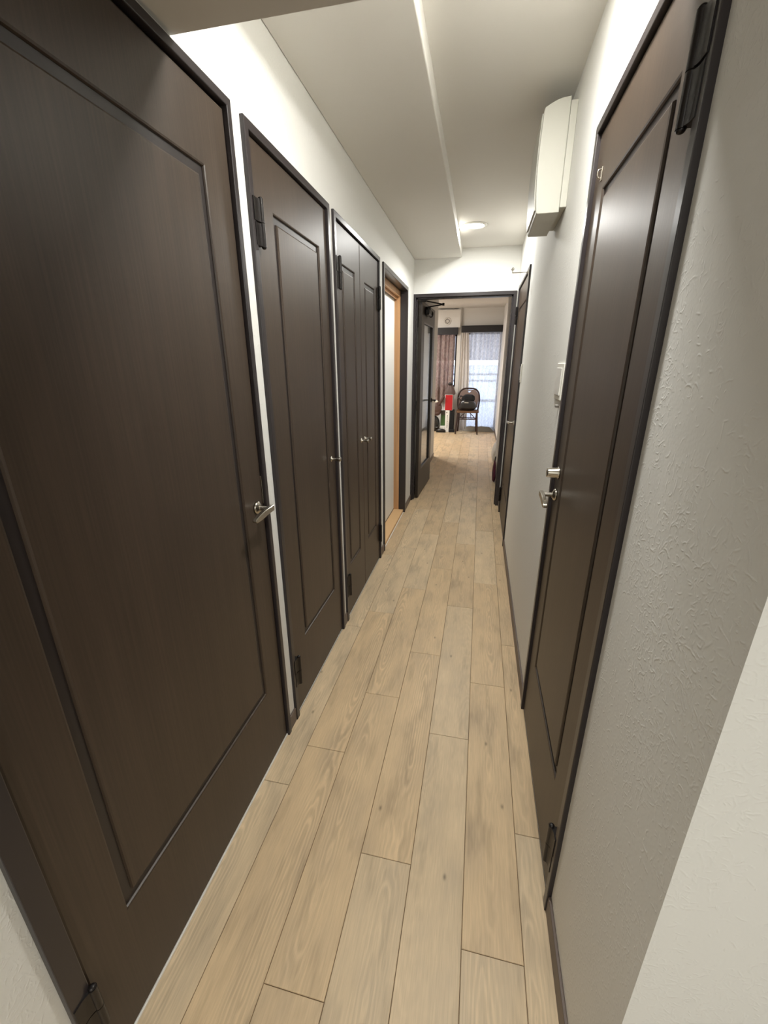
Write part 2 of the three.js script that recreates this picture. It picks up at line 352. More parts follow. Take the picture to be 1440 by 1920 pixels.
{ // 1: near left
  const d = doorAt(1, D1, XL, 'large dark brown panelled door filling the left foreground with a nickel lever');
  casing(d, D1, -1, 0.020, 0.038); leaf(d, 0.331, 1.188, [0.452, 1.064, 0.322, 1.836], -1);
  lever(d, 1.145, 0.983, -1, -1);
  hinge(d, 0.328, 0.165, 0.285, -1); hinge(d, 0.328, 1.735, 1.86, -1);
  part('strike_plate', onWall(bx(1.186, 1.194, 0.985, 1.075, -0.006, 0.004, 0.001), -1), nickel, d);
}
{ // 2: second on the left
  const d = doorAt(2, D2, XL, 'narrow dark brown single closet door, second on the left wall, with a small nickel knob');
  casing(d, D2, -1); leaf(d, 1.298, 1.922, [1.442, 1.816, 0.32, 1.838], -1);
  knob(d, 1.862, 0.988, -1); hinge(d, 1.318, 0.155, 0.285, -1); hinge(d, 1.318, 1.735, 1.855, -1);
}
{ // 3: pair of narrow leaves
  const d = doorAt(3, D3, XL, 'pair of slim dark brown closet doors meeting in the middle with two knobs on the left wall');
  casing(d, D3, -1); leaf(d, 2.030, 2.4355, [2.13, 2.328, 0.325, 1.836], -1); leaf(d, 2.4385, 2.864, [2.545, 2.755, 0.315, 1.824], -1);
  knob(d, 2.40, 0.985, -1); knob(d, 2.478, 0.985, -1);
  for (const [a, b] of [[0.152, 0.282], [1.735, 1.862]]) { hinge(d, 2.05, a, b, -1); hinge(d, 2.845, a, b, -1, -1); }
}
{ // 4: sliding door in a light wood frame
  const d = doorAt(4, D4, XL, 'white sliding door in a honey coloured wood jamb inside a dark casing on the left wall');
  casing(d, D4, -1, 0.03, 0.022, 0.064);
  const a = 3.024, b = 3.955;
  part('jamb', onWall(bx(b, b + 0.024, 0, 1.995, -0.118, -0.053), -1), honeyWood, d);
  part('jamb', onWall(bx(a - 0.022, a, 0, 1.995, -0.118, -0.053), -1), honeyWood, d);
  part('head_rail', [onWall(bx(a, b, 1.955, 1.999, -0.118, -0.053), -1), onWall(bx(a, b, 1.935, 1.957, -0.090, -0.080), -1)], honeyWood, d);
  part('sill', [onWall(bx(a - 0.02, b + 0.02, 0.0, 0.028, -0.118, -0.006, 0.002), -1)], sillWood, d);
  const lf = part('sliding_leaf', [onWall(bx(a + 0.002, b - 0.002, 0.031, 1.95, -0.1175, -0.1035), -1)], new THREE.MeshStandardMaterial({ color: '#f1f1ec', roughness: 0.5 }), d);
  part('edge_strip', [onWall(bx(a + 0.002, b - 0.002, 0.0285, 0.038, -0.114, -0.102, 0.001), -1)], casingMat, lf);
}
{ // near right
  const d = doorAt(5, D5, XR, 'dark brown panelled door on the right wall with a lever and a thumb turn lock');
  casing(d, D5, 1); leaf(d, 0.828, 1.526, [0.955, 1.404, 0.328, 1.832], 1);
  lever(d, 1.468, 0.988, 1, -1, 0.006);
  part('thumb_turn', [onWall(lathe([[0, 0], [0.0215, 0], [0.0215, 0.004], [0.0185, 0.008], [0.0155, 0.036], [0.0135, 0.0395], [0, 0.040]], [1.468, 1.064, 0.001], [0, 0, 1], 36), 1), onWall(bx(1.466, 1.470, 1.053, 1.075, 0.0385, 0.0415, 0.001), 1)], nickel, d);
  hinge(d, 0.848, 0.13, 0.262, 1); hinge(d, 0.848, 1.735, 1.868, 1);
  part('hook_plate', [onWall(bx(1.436, 1.446, 1.868, 1.9, 0.0015, 0.005, 0.001), 1), onWall(tube([[1.441, 1.895, 0.004], [1.441, 1.893, 0.012], [1.441, 1.877, 0.012], [1.441, 1.874, 0.004]], 0.0018, 16, 8), 1)], nickel, d);
}
{ // far right
  const d = doorAt(6, D6, XR, 'dark brown door at the far end of the right wall with a slim lever');
  casing(d, D6, 1); leaf(d, 3.317, 4.153, [3.44, 4.03, 0.325, 1.832], 1);
  lever(d, 3.385, 0.987, 1, 1); hinge(d, 4.13, 0.13, 0.262, 1, -1); hinge(d, 4.13, 1.735, 1.865, 1, -1);
}
{ // 7: glazed door standing open in the doorway at the end
  const d = thing('door_7', [-0.625, 0, -4.44], 'glazed dark brown door standing open at the end of the passage', 'door', null, 'structure');
  const s = new THREE.Shape([[-0.672, 0], [-0.672, DH], [0.272, DH], [0.272, 0], [0.243, 0], [0.243, 2.0], [-0.642, 2.0], [-0.642, 0]].map((q) => new THREE.Vector2(...q)));
  const g = new THREE.ExtrudeGeometry(s, { depth: 0.146, bevelEnabled: true, bevelThickness: 0.002, bevelSize: 0.002, bevelOffset: -0.002, bevelSegments: 2 }); g.translate(0, 0, -4.512);
  part('door_frame', [metreUV(g), bx(-0.642, -0.63, 0, 2.0, -4.445, -4.40), bx(0.231, 0.243, 0, 2.0, -4.445, -4.40), bx(-0.642, 0.243, 1.988, 2.0, -4.445, -4.40)], casingMat, d);
  // leaf, built along -z from the hinge line and swung by a little more than a right angle
  const W = 0.852, th = 0.034, ang = -0.043;
  const swing = (q) => { q.rotateY(ang); q.translate(-0.626, 0, -4.45); return metreUV(q); };
  const frame = slabShape(rect(0, W, 0.008, 1.985), [rect(0.15, W - 0.13, 0.305, 1.80)], th, 0.003); frame.rotateY(Math.PI / 2); frame.translate(0.003, 0, 0);
  const lf = part('door_leaf', swing(frame), new THREE.MeshPhysicalMaterial({ map: veneer, color: '#b5b5b2', roughness: 0.4 }), d);
  const glassMat = new THREE.MeshPhysicalMaterial({ color: '#e8eef0', roughness: 0.03, transmission: 1, thickness: 0, ior: 1.52 });
  part('glass_pane', swing(bx(0.0145, 0.0195, 0.296, 1.809, -(W - 0.122), -0.142)), glassMat, lf);
  const bd = slabShape(rect(0.142, W - 0.122, 0.297, 1.808), [rect(0.156, W - 0.136, 0.311, 1.794)], 0.009, 0.002); bd.rotateY(Math.PI / 2); bd.translate(th - 0.006, 0, 0);
  part('glazing_bead', swing(bd), casingMat, lf);
  const arms = [[0, 1]];
  const hd = part('door_handle', [swing(lathe([[0, 0], [0.025, 0], [0.025, 0.004], [0.02, 0.009], [0, 0.01]], [th, 1.0, -(W - 0.06)], [1, 0, 0])), swing(cyl(0.008, 0.008, [th, 1.0, -(W - 0.06)], [th + 0.055, 1.0, -(W - 0.06)], 16)), swing(bx(th + 0.046, th + 0.06, 0.991, 1.009, -(W - 0.055), -(W - 0.17), 0.004))], darkMetal, lf);
  for (const y of [0.2, 1.0, 1.8]) part('hinge', [cyl(0.007, 0.007, [-0.634, y - 0.05, -4.447], [-0.634, y + 0.05, -4.447], 12), bx(-0.642, -0.632, y - 0.05, y + 0.05, -4.446, -4.443)], darkMetal, d);
  // overhead closer: body on the leaf, two arms to the head of the frame
  const c = part('door_closer', [swing(bx(th, th + 0.045, 1.875, 1.93, -0.36, -0.16, 0.012)), swing(cyl(0.024, 0.024, [th + 0.022, 1.925, -0.24], [th + 0.022, 1.955, -0.24], 20)), swing(ball(0.034, [th + 0.03, 1.90, -0.37], [0.8, 1, 1]))], darkMetal, d);
  const elbow = [-0.405, 1.966, -4.62];
  part('arm', [cyl(0.006, 0.006, [-0.56, 1.955, -4.69], elbow, 10), cyl(0.006, 0.006, [-0.575, 1.982, -4.44], elbow, 10), cyl(0.011, 0.011, [elbow[0], 1.955, elbow[2]], [elbow[0], 1.978, elbow[2]], 14), bx(-0.60, -0.55, 1.972, 1.99, -4.46, -4.42, 0.002)], darkMetal, c);
}

// ---------------------------------------------------------------- lamps
function glow(color, k) { return new THREE.MeshStandardMaterial({ color: '#ffffff', emissive: color, emissiveIntensity: k, roughness: 0.6 }); }
function downlight(x, z, label, power) {
  const t = thing('ceiling_light', [x, HC, z], label, 'ceiling light', null);
  part('trim_ring', lathe([[0.070, 0.0], [0.072, -0.006], [0.078, -0.0075], [0.092, -0.0035], [0.096, 0.0], [0.070, 0.0]], [x, HC - 0.0002, z], [0, 1, 0], 48), whitePlastic, t);
  part('diffuser', lathe([[0, -0.0085], [0.04, -0.0075], [0.066, -0.004], [0.071, 0.0], [0, 0.0]], [x, HC - 0.0003, z], [0, 1, 0], 40), glow(DAY, 9), t);
  areaLight(x, HC - 0.010, z, 0.124, 0.124, power, DAY);
  return t;
}
downlight(-0.118, -3.73, 'round white recessed ceiling light glowing near the far end of the passage ceiling', LAMP);
downlight(0.035, -1.20, 'round white recessed ceiling light just behind the low beam, above the foreground', LAMP);
function ceilingLamp(x, y, z, r, label, power, color) {
  const t = thing('ceiling_lamp', [x, y, z], label, 'ceiling lamp');
  part('base', lathe([[0, 0], [r * 0.9, 0], [r, -0.02], [r, -0.03], [0, -0.03]], [x, y - 0.0002, z]), whitePlastic, t);
  part('lamp_shade', lathe([[0, -0.075], [r * 0.6, -0.07], [r * 0.9, -0.05], [r * 0.97, -0.0305], [0, -0.0305]], [x, y - 0.0002, z]), glow(color, 1.5), t);
  areaLight(x, y - 0.078, z, r * 1.7, r * 1.7, power, color);
}
ceilingLamp(0.25, 2.4, 1.75, 0.14, 'round white lamp on the entry ceiling behind the viewer', ENTRY * 4, DAY);
ceilingLamp(-1.65, 2.5, -8.15, 0.25, 'round white lamp on the living room ceiling', ROOM, WARM);
ceilingLamp(-2.25, 2.5, -7.02, 0.14, 'smaller round lamp in the corner of the living room ceiling', ROOM * 2.0, WARM);

// ---------------------------------------------------------------- breaker panel, switches, hook
const panelWhite = new THREE.MeshStandardMaterial({ color: '#c3c2b8', roughness: 0.5 });
{
  const t = thing('breaker_panel', [XR, 1.968, -2.2], 'white electrical breaker panel with a bulging cover high on the right wall', 'breaker panel');
  const z0 = -2.04, z1 = -2.375;
  part('base', bx(0.256, XR, 1.984, 2.316, z1 + 0.012, z0, 0.003), panelWhite, t);
  const s = new THREE.Shape(); s.moveTo(0, 1.968); s.lineTo(0.078, 1.968); s.quadraticCurveTo(0.084, 1.968, 0.085, 1.974); s.quadraticCurveTo(0.104, 2.10, 0.090, 2.296); s.lineTo(0.087, 2.303); s.lineTo(0.075, 2.309); s.quadraticCurveTo(0.05, 2.322, 0.026, 2.326); s.lineTo(0, 2.328); s.lineTo(0, 1.968);
  const g = new THREE.ExtrudeGeometry(s, { depth: 0.33, bevelEnabled: true, bevelThickness: 0.0025, bevelSize: 0.0025, bevelOffset: -0.0025, bevelSegments: 2, curveSegments: 20 });
  g.scale(-1, 1, 1); { const q = g.index ? g.toNonIndexed() : g; for (const k of Object.keys(q.attributes)) { const a = q.attributes[k], n = a.itemSize; for (let i = 0; i < a.count; i += 3) for (let c = 0; c < n; c++) { const w = a.array[i * n + c]; a.array[i * n + c] = a.array[(i + 1) * n + c]; a.array[(i + 1) * n + c] = w; } } q.translate(0.2555, 0, z1 + 0.0025); const cover = part('cover', metreUV(q), panelWhite, t);
    part('door_flap', (() => { const h = new THREE.Shape(); h.moveTo(0.0915, 1.985); h.quadraticCurveTo(0.1035, 2.10, 0.0945, 2.292); h.lineTo(0.0895, 2.292); h.quadraticCurveTo(0.099, 2.10, 0.0865, 1.985); h.lineTo(0.0915, 1.985); const f = new THREE.ExtrudeGeometry(h, { depth: 0.30, bevelEnabled: false, curveSegments: 20 }); f.rotateY(Math.PI); f.translate(0.2555 , 0, -2.06 ); return metreUV(f); })(), panelWhite, cover);
  }
}
function switchPlate(z0, z1, y0, y1, label, keys) {
  const t = thing('light_switch', [XR, y0, (z0 + z1) / 2], label, 'light switch');
  part('cover_plate', bx(XR - 0.007, XR + 0.001, y0, y1, z1, z0, 0.0028), whitePlastic, t);
  const h = (y1 - y0 - 0.03) / keys;
  for (let k = 0; k < keys; k++) part('rocker', bx(XR - 0.0105, XR - 0.006, y0 + 0.015 + k * h + 0.001, y0 + 0.015 + (k + 1) * h - 0.001, z1 + 0.014, z0 - 0.014, 0.0015), alu, t);
  return t;
}
switchPlate(-1.605, -1.735, 1.288, 1.412, 'white light switch plate on the right wall just past the near door', 1);
switchPlate(-3.205, -3.262, 1.285, 1.41, 'white light switch plate on the right wall beside the far door', 2);
{
  const t = thing('dimmer_knob', [XR, 1.255, -1.64], 'small grey knob under the white switch plate beside the near right door', 'knob');
  part('stem', cyl(0.006, 0.006, [XR, 1.268, -1.64], [XR - 0.009, 1.268, -1.64], 16), greyPlastic, t);
  part('cap', ball(0.006, [XR - 0.010, 1.268, -1.64], [0.7, 1, 1]), greyPlastic, t);
}
{
  const t = thing('coat_hook', [XR, 1.99, -3.302], 'thin steel rod hook with a white ball tip sticking out above the far right door', 'hook');
  part('rod', [cyl(0.0028, 0.0028, [XR - 0.008, 1.985, -3.302], [XR - 0.118, 1.985, -3.302], 10), cyl(0.0026, 0.0026, [XR - 0.118, 1.983, -3.302], [XR - 0.118, 2.004, -3.302], 10)], nickel, t);
  part('wall_plate', bx(XR - 0.018, XR - 0.0125, 1.97, 2.0, -3.311, -3.293, 0.002), nickel, t);
  part('ball_tip', ball(0.011, [XR - 0.118, 2.008, -3.302]), whitePlastic, t);
}

// ---------------------------------------------------------------- far room: windows, curtains
const frameMetal = new THREE.MeshStandardMaterial({ color: '#3a3533', roughness: 0.45, metalness: 0.5 });
const paneMat = new THREE.MeshPhysicalMaterial({ color: '#ffffff', roughness: 0.02, transmission: 1, thickness: 0, ior: 1.5 });
function windowUnit(n, x0, x1, y0, y1, label, rails, mullions) {
  const z = RZ1 - 0.09, t = thing(`window_${n}`, [(x0 + x1) / 2, y0, z], label, 'window', null, 'structure'), w = 0.03;
  part('window_frame', [bx(x0, x0 + w, y0, y1, z - 0.03, z + 0.03, 0.002), bx(x1 - w, x1, y0, y1, z - 0.03, z + 0.03, 0.002), bx(x0 + w, x1 - w, y1 - w, y1, z - 0.03, z + 0.03, 0.002), bx(x0 + w, x1 - w, y0, y0 + w, z - 0.03, z + 0.03, 0.002)], frameMetal, t);
  for (const x of mullions) part('stile', bx(x - 0.022, x + 0.022, y0 + w, y1 - w, z - 0.02, z + 0.02, 0.002), frameMetal, t);
  for (const y of rails) part('rail', bx(x0 + w, x1 - w, y - 0.015, y + 0.015, z - 0.018, z + 0.018, 0.002), frameMetal, t);
  part('pane', bx(x0 + w - 0.004, x1 - w + 0.004, y0 + w - 0.004, y1 - w + 0.004, z - 0.003, z + 0.003), paneMat, t);
}
windowUnit(1, -1.75, -0.535, 0.94, 2.0, 'dark framed window behind the patterned brown curtain', [], [-1.14]);
windowUnit(2, -0.40, 0.38, 0.04, 2.03, 'tall balcony window behind the white lace curtain', [], []);
function sheet(fn, nu, nv) {                                         // a cloth surface p(u, v)
  const pos = [], uv = [], idx = [];
  for (let j = 0; j <= nv; j++) for (let i = 0; i <= nu; i++) { pos.push(...fn(i / nu, j / nv)); uv.push(i / nu, j / nv); }
  for (let j = 0; j < nv; j++) for (let i = 0; i < nu; i++) { const a = j * (nu + 1) + i, b = a + 1, c = a + nu + 1, d = c + 1; idx.push(a, b, d, a, d, c); }
  const g = new THREE.BufferGeometry(); g.setAttribute('position', new THREE.Float32BufferAttribute(pos, 3)); g.setAttribute('uv', new THREE.Float32BufferAttribute(uv, 2)); g.setIndex(idx); g.computeVertexNormals();
  return g.toNonIndexed();
}
const brocade = dataTex(256, 512, (u, v) => {
  const a = fbm(u * 22, v * 16, 3, 22, 16), b = fbm(u * 10 + 7, v * 9 + 3, 2, 10, 9), leafy = a > 0.54 ? 1 : 0, bloom = b > 0.6 ? 1 : 0;
  const r = 160 - 17 * leafy - 3 * bloom, g = 140 - 19 * leafy - 7 * bloom, bl = 131 - 17 * leafy - 6 * bloom; return [cl(r), cl(g), cl(bl)];
}, true);
brocade.repeat.set(4, 2.4);
const lacePattern = dataTex(256, 512, (u, v) => { const f = fbm(u * 16, v * 20, 3, 16, 20), hole = 0.62 + 0.14 * Math.max(0, Math.min(1, (f - 0.5) * 8)), k = 255 * Math.min(1, hole + 0.10 * (noise(u * 90, v * 120, 90, 120) - 0.5)); return [k, k, k, 255]; }, false);
lacePattern.repeat.set(3, 3);
const curtainMat = new THREE.MeshPhysicalMaterial({ map: brocade, roughness: 0.9, transmission: 0.3, thickness: 0, side: THREE.DoubleSide });
const drapeMat = new THREE.MeshPhysicalMaterial({ color: '#d6cdc2', roughness: 0.95, transmission: 0.35, thickness: 0, side: THREE.DoubleSide });
const laceMat = new THREE.MeshPhysicalMaterial({ color: '#f2f4fa', roughness: 0.95, transmission: 0.55, thickness: 0, side: THREE.DoubleSide, transparent: true, alphaMap: lacePattern });
const boxMat = new THREE.MeshStandardMaterial({ color: '#171314', roughness: 0.5 });
{
  tag(mesh('curtain_box', [bx(-1.85, -0.517, 1.995, 2.127, RZ1 + 0.02, RZ1 + 0.15, 0.003)], boxMat), 'dark curtain box above the patterned brown curtain', 'curtain box');
  tag(mesh('curtain_box', [bx(-0.45, RX1 - 0.002, 2.03, 2.157, RZ1 + 0.02, RZ1 + 0.15, 0.003)], boxMat), 'wide dark curtain box above the white lace curtain', 'curtain box');
  tag(mesh('curtain', sheet((u, v) => { const k = 0.55 + 0.45 * (1 - v), n = u * 26; return [-1.80 + 1.225 * u + 0.012 * Math.sin(n * 1.7), 0.62 + 1.372 * v, RZ1 + 0.085 + 0.042 * Math.sin(n * 2.1 + 0.7 * Math.sin(n * 0.7)) * k + 0.01 * Math.sin(n * 5)]; }, 240, 16), curtainMat), 'patterned brown and pink curtain gathered in folds behind the pile of bags', 'curtain');
  tag(mesh('curtain', sheet((u, v) => { const flare = 0.03 * Math.sin(Math.PI * v) + 0.05 * (1 - v), x = -0.44 + (0.15 + flare) * u; return [x, 0.02 + 2.006 * v, RZ1 + 0.10 + 0.016 * Math.sin(u * 19) + 0.006 * Math.sin(u * 33 + v * 2)]; }, 90, 20), drapeMat), 'plain beige curtain bunched beside the lace curtain behind the chair', 'curtain');
  tag(mesh('lace_curtain', sheet((u, v) => { const n = u * 20; return [-0.27 + (RX1 - 0.006 + 0.27) * u, 0.012 + 2.014 * v, RZ1 + 0.04 + (0.028 + 0.004 * (1 - v)) * Math.sin(n * 2.4 + 1.2 * Math.sin(n * 0.6))]; }, 160, 20), laceMat), 'sheer white lace curtain hanging over the tall balcony window', 'curtain');
}
{ // round vent on the boxed column above the left window
  const x = -0.745, y = 2.252, z = RZ1 + 0.1, t = thing('air_vent', [x, y, z], 'round grey slotted air vent high on the far wall', 'vent');
  part('vent_rim', lathe([[0.052, 0], [0.075, 0], [0.075, 0.008], [0.066, 0.014], [0.052, 0.012], [0.052, 0]], [x, y, z], [0, 0, 1], 40), new THREE.MeshStandardMaterial({ color: '#cfc9c0', roughness: 0.5 }), t);
  part('backing', cyl(0.056, 0.056, [x, y, z - 0.001], [x, y, z + 0.003], 32), new THREE.MeshStandardMaterial({ color: '#3a3634', roughness: 0.7 }), t);
  const fins = []; for (let k = 0; k < 10; k++) { const g = bx(0.014, 0.056, -0.0055, 0.0055, 0.002, 0.011, 0.001); g.rotateZ(k * Math.PI / 5); g.translate(x, y, z); fins.push(g); }
  for (const f of fins) part('fin', f, new THREE.MeshStandardMaterial({ color: '#c9c3ba', roughness: 0.5 }), t);
  part('hub', cyl(0.017, 0.015, [x, y, z + 0.002], [x, y, z + 0.014], 20), new THREE.MeshStandardMaterial({ color: '#c9c3ba', roughness: 0.5 }), t);
}
// balcony outside
const balconyMat = new THREE.MeshStandardMaterial({ color: '#a9adb2', roughness: 0.8 });
struct('balcony_floor', bx(-3, 2, -0.3, -0.1, -11.3, RZ1 - 0.16), balconyMat);
struct('balcony_ceiling', bx(-3, 2, 2.45, 2.6, -11.3, RZ1 - 0.16), balconyMat);
{
  const t = thing('balcony_railing', [0, -0.1, -11.05], 'pale balcony railing with horizontal bars outside the lace curtained window', 'railing');
  const rm = new THREE.MeshStandardMaterial({ color: '#7d828a', roughness: 0.5 });
  part('top_bar', bx(-3, 2, 1.15, 1.19, -11.07, -11.03, 0.004), rm, t);
  part('middle_bar', bx(-3, 2, 1.0, 1.04, -11.07, -11.03, 0.004), rm, t);
  part('bottom_bar', bx(-3, 2, 0.52, 0.58, -11.07, -11.03, 0.004), rm, t);
  part('frosted_panel', bx(-3, 2, -0.1, 1.385, -11.10, -11.08), new THREE.MeshPhysicalMaterial({ color: '#d6dbe6', roughness: 0.9, transmission: 0.62, thickness: 0 }), t);
  part('post', bx(0.62, 0.655, -0.1, 1.15, -11.07, -11.03, 0.003), rm, t);
}
tag(mesh('balcony_screen', sheet((u, v) => [-2.6 + 4.4 * u, 1.49 + 0.95 * v, -10.75 + 0.01 * Math.sin(u * 60)], 60, 2), new THREE.MeshPhysicalMaterial({ color: '#7c7a80', roughness: 0.95, transmission: 0.35, thickness: 0, side: THREE.DoubleSide })), 'grey roller screen let halfway down over the balcony', 'screen');

// ---------------------------------------------------------------- chair and bag by the window
const chairWood = new THREE.MeshPhysicalMaterial({ color: '#311b14', roughness: 0.35 });
const caneMat = new THREE.MeshStandardMaterial({ color: '#7d6a62', roughness: 0.8 });
const seatMat = new THREE.MeshStandardMaterial({ color: '#624329', roughness: 0.6 });
{
  const cx = -0.215, cz = -9.33;
  const t = thing('chair', [cx, 0, cz], 'bentwood chair with a rounded back and a cane panel holding a black bag', 'chair');
  const wood = (name, g) => part(name, g, chairWood, t);
  const W = 0.205, F = cz + 0.19, B = cz - 0.19;
  for (const s of [-1, 1]) {
    wood('leg', cyl(0.014, 0.020, [cx + s * (W + 0.022), 0, F + 0.012], [cx + s * (W - 0.012), 0.445, F - 0.015], 16));
    wood('leg', tube([[cx + s * (W - 0.005), 0.004, B - 0.045], [cx + s * (W - 0.02), 0.25, B - 0.005], [cx + s * (W - 0.015), 0.46, B + 0.01]], 0.0165, 16, 12));
    wood('brace', tube([[cx + s * (W - 0.02), 0.30, F - 0.02], [cx + s * (W - 0.10), 0.395, F - 0.035], [cx + s * (W - 0.15), 0.435, F - 0.04]], 0.008, 14, 8));
  }
  wood('stretcher', [cyl(0.010, 0.010, [cx - W, 0.315, F - 0.004], [cx + W, 0.315, F - 0.004], 12)]);
  wood('stretcher', [cyl(0.010, 0.010, [cx - W + 0.01, 0.30, B], [cx + W - 0.01, 0.30, B], 12)]);
  for (const x of [-0.085, 0.085]) wood('spindle', cyl(0.007, 0.007, [cx + x, 0.315, F - 0.004], [cx + x * 0.8, 0.44, F - 0.01], 10));
  const seatShape = new THREE.Shape(); seatShape.moveTo(-0.19, -0.2); seatShape.lineTo(0.19, -0.2); seatShape.quadraticCurveTo(0.225, -0.2, 0.228, 0.1); seatShape.quadraticCurveTo(0.225, 0.205, 0.15, 0.21); seatShape.lineTo(-0.15, 0.21); seatShape.quadraticCurveTo(-0.225, 0.205, -0.228, 0.1); seatShape.quadraticCurveTo(-0.225, -0.2, -0.19, -0.2);
  const sg = new THREE.ExtrudeGeometry(seatShape, { depth: 0.022, bevelEnabled: true, bevelThickness: 0.006, bevelSize: 0.006, bevelSegments: 3, curveSegments: 14 }); sg.rotateX(Math.PI / 2); sg.scale(1, 1, 1); sg.translate(cx, 0.473, cz);
  part('seat', metreUV(sg), seatMat, t);
  const back = []; const lean = (y) => B - 0.005 - (y - 0.46) * 0.17;
  const hoop = [[-0.205, 0.45], [-0.222, 0.58], [-0.225, 0.72], [-0.20, 0.83], [-0.13, 0.898], [0, 0.915], [0.13, 0.898], [0.20, 0.83], [0.225, 0.72], [0.222, 0.58], [0.205, 0.45]].map(([x, y]) => [cx + x, y, lean(y)]);
  wood('back_hoop', tube(hoop, 0.017, 60, 12));
  const inner = new THREE.Shape(); inner.moveTo(-0.195, 0.52); inner.lineTo(0.195, 0.52); inner.lineTo(0.212, 0.72); inner.quadraticCurveTo(0.20, 0.84, 0.115, 0.888); inner.lineTo(-0.115, 0.888); inner.quadraticCurveTo(-0.20, 0.84, -0.212, 0.72); inner.lineTo(-0.195, 0.52);
  const hole = new THREE.Path(); hole.moveTo(-0.05, 0.872); hole.quadraticCurveTo(0, 0.855, 0.05, 0.872); hole.quadraticCurveTo(0.03, 0.835, 0, 0.828); hole.quadraticCurveTo(-0.03, 0.835, -0.05, 0.872); inner.holes.push(hole);
  const ig = new THREE.ExtrudeGeometry(inner, { depth: 0.008, bevelEnabled: false, curveSegments: 16 });
  { const p = ig.attributes.position; for (let i = 0; i < p.count; i++) { const y = p.getY(i); p.setXYZ(i, p.getX(i) + cx, y, p.getZ(i) - 0.004 + lean(y)); } ig.computeVertexNormals(); }
  part('cane_panel', metreUV(ig), caneMat, t);
}
function lump(cx, cy, cz, sx, sy, sz, wob, e = 1, k = 0) {           // soft squarish body with dents
  const g = new THREE.SphereGeometry(1, 40, 28), p = g.attributes.position, v = new THREE.Vector3();
  for (let i = 0; i < p.count; i++) {
    v.fromBufferAttribute(p, i); const q = (c) => Math.sign(c) * Math.pow(Math.abs(c), e);
    const w = 1 + wob * (fbm(v.x * 2 + 9 + k, v.y * 2 + v.z * 2 + 5 + k, 3) - 0.5);
    p.setXYZ(i, cx + q(v.x) * sx * w * (1 - 0.16 * q(v.y)), cy + q(v.y) * sy, cz + q(v.z) * sz * w);
  }
  g.computeVertexNormals(); return metreUV(g);
}
const blackLeather = new THREE.MeshPhysicalMaterial({ color: '#141213', roughness: 0.28, clearcoat: 0.5, clearcoatRoughness: 0.3 });
const blackCloth = new THREE.MeshStandardMaterial({ color: '#121214', roughness: 0.85 });
const brownLeather = new THREE.MeshStandardMaterial({ color: '#4d3630', roughness: 0.5 });
{
  const t = thing('handbag', [-0.235, 0.48, -9.31], 'glossy black bag with a dark cloth on top resting on the chair seat', 'bag');
  part('body', lump(-0.235, 0.592, -9.31, 0.172, 0.112, 0.09, 0.22, 0.55), blackLeather, t);
  part('cloth_top', lump(-0.21, 0.725, -9.32, 0.125, 0.085, 0.07, 0.5, 0.6, 3), blackCloth, t);
  part('handle', tube([[-0.34, 0.66, -9.25], [-0.40, 0.73, -9.25], [-0.385, 0.775, -9.27], [-0.33, 0.76, -9.28], [-0.29, 0.70, -9.28]], 0.013, 30, 10), blackLeather, t);
  part('buckle', bx(-0.29, -0.205, 0.635, 0.655, -9.228, -9.216, 0.003), new THREE.MeshStandardMaterial({ color: '#d9d5cf', roughness: 0.2, metalness: 0.8 }), t);
}
tag(mesh('floor_cushion', (() => { const s = new THREE.Shape([[-0.30, 0], [0.375, 0], [0.27, 0.10], [0.10, 0.115], [-0.02, 0.10], [-0.14, 0.115], [-0.23, 0.10]].map((q) => new THREE.Vector2(...q))); const g = new THREE.ExtrudeGeometry(s, { depth: 0.05, bevelEnabled: true, bevelThickness: 0.008, bevelSize: 0.008, bevelOffset: -0.008, bevelSegments: 3 }); g.translate(0, 0.001, -9.62); return metreUV(g); })(), new THREE.MeshStandardMaterial({ color: '#8f8c86', roughness: 0.95 })), 'low grey folded mat under the lace curtain behind the chair', 'mat');

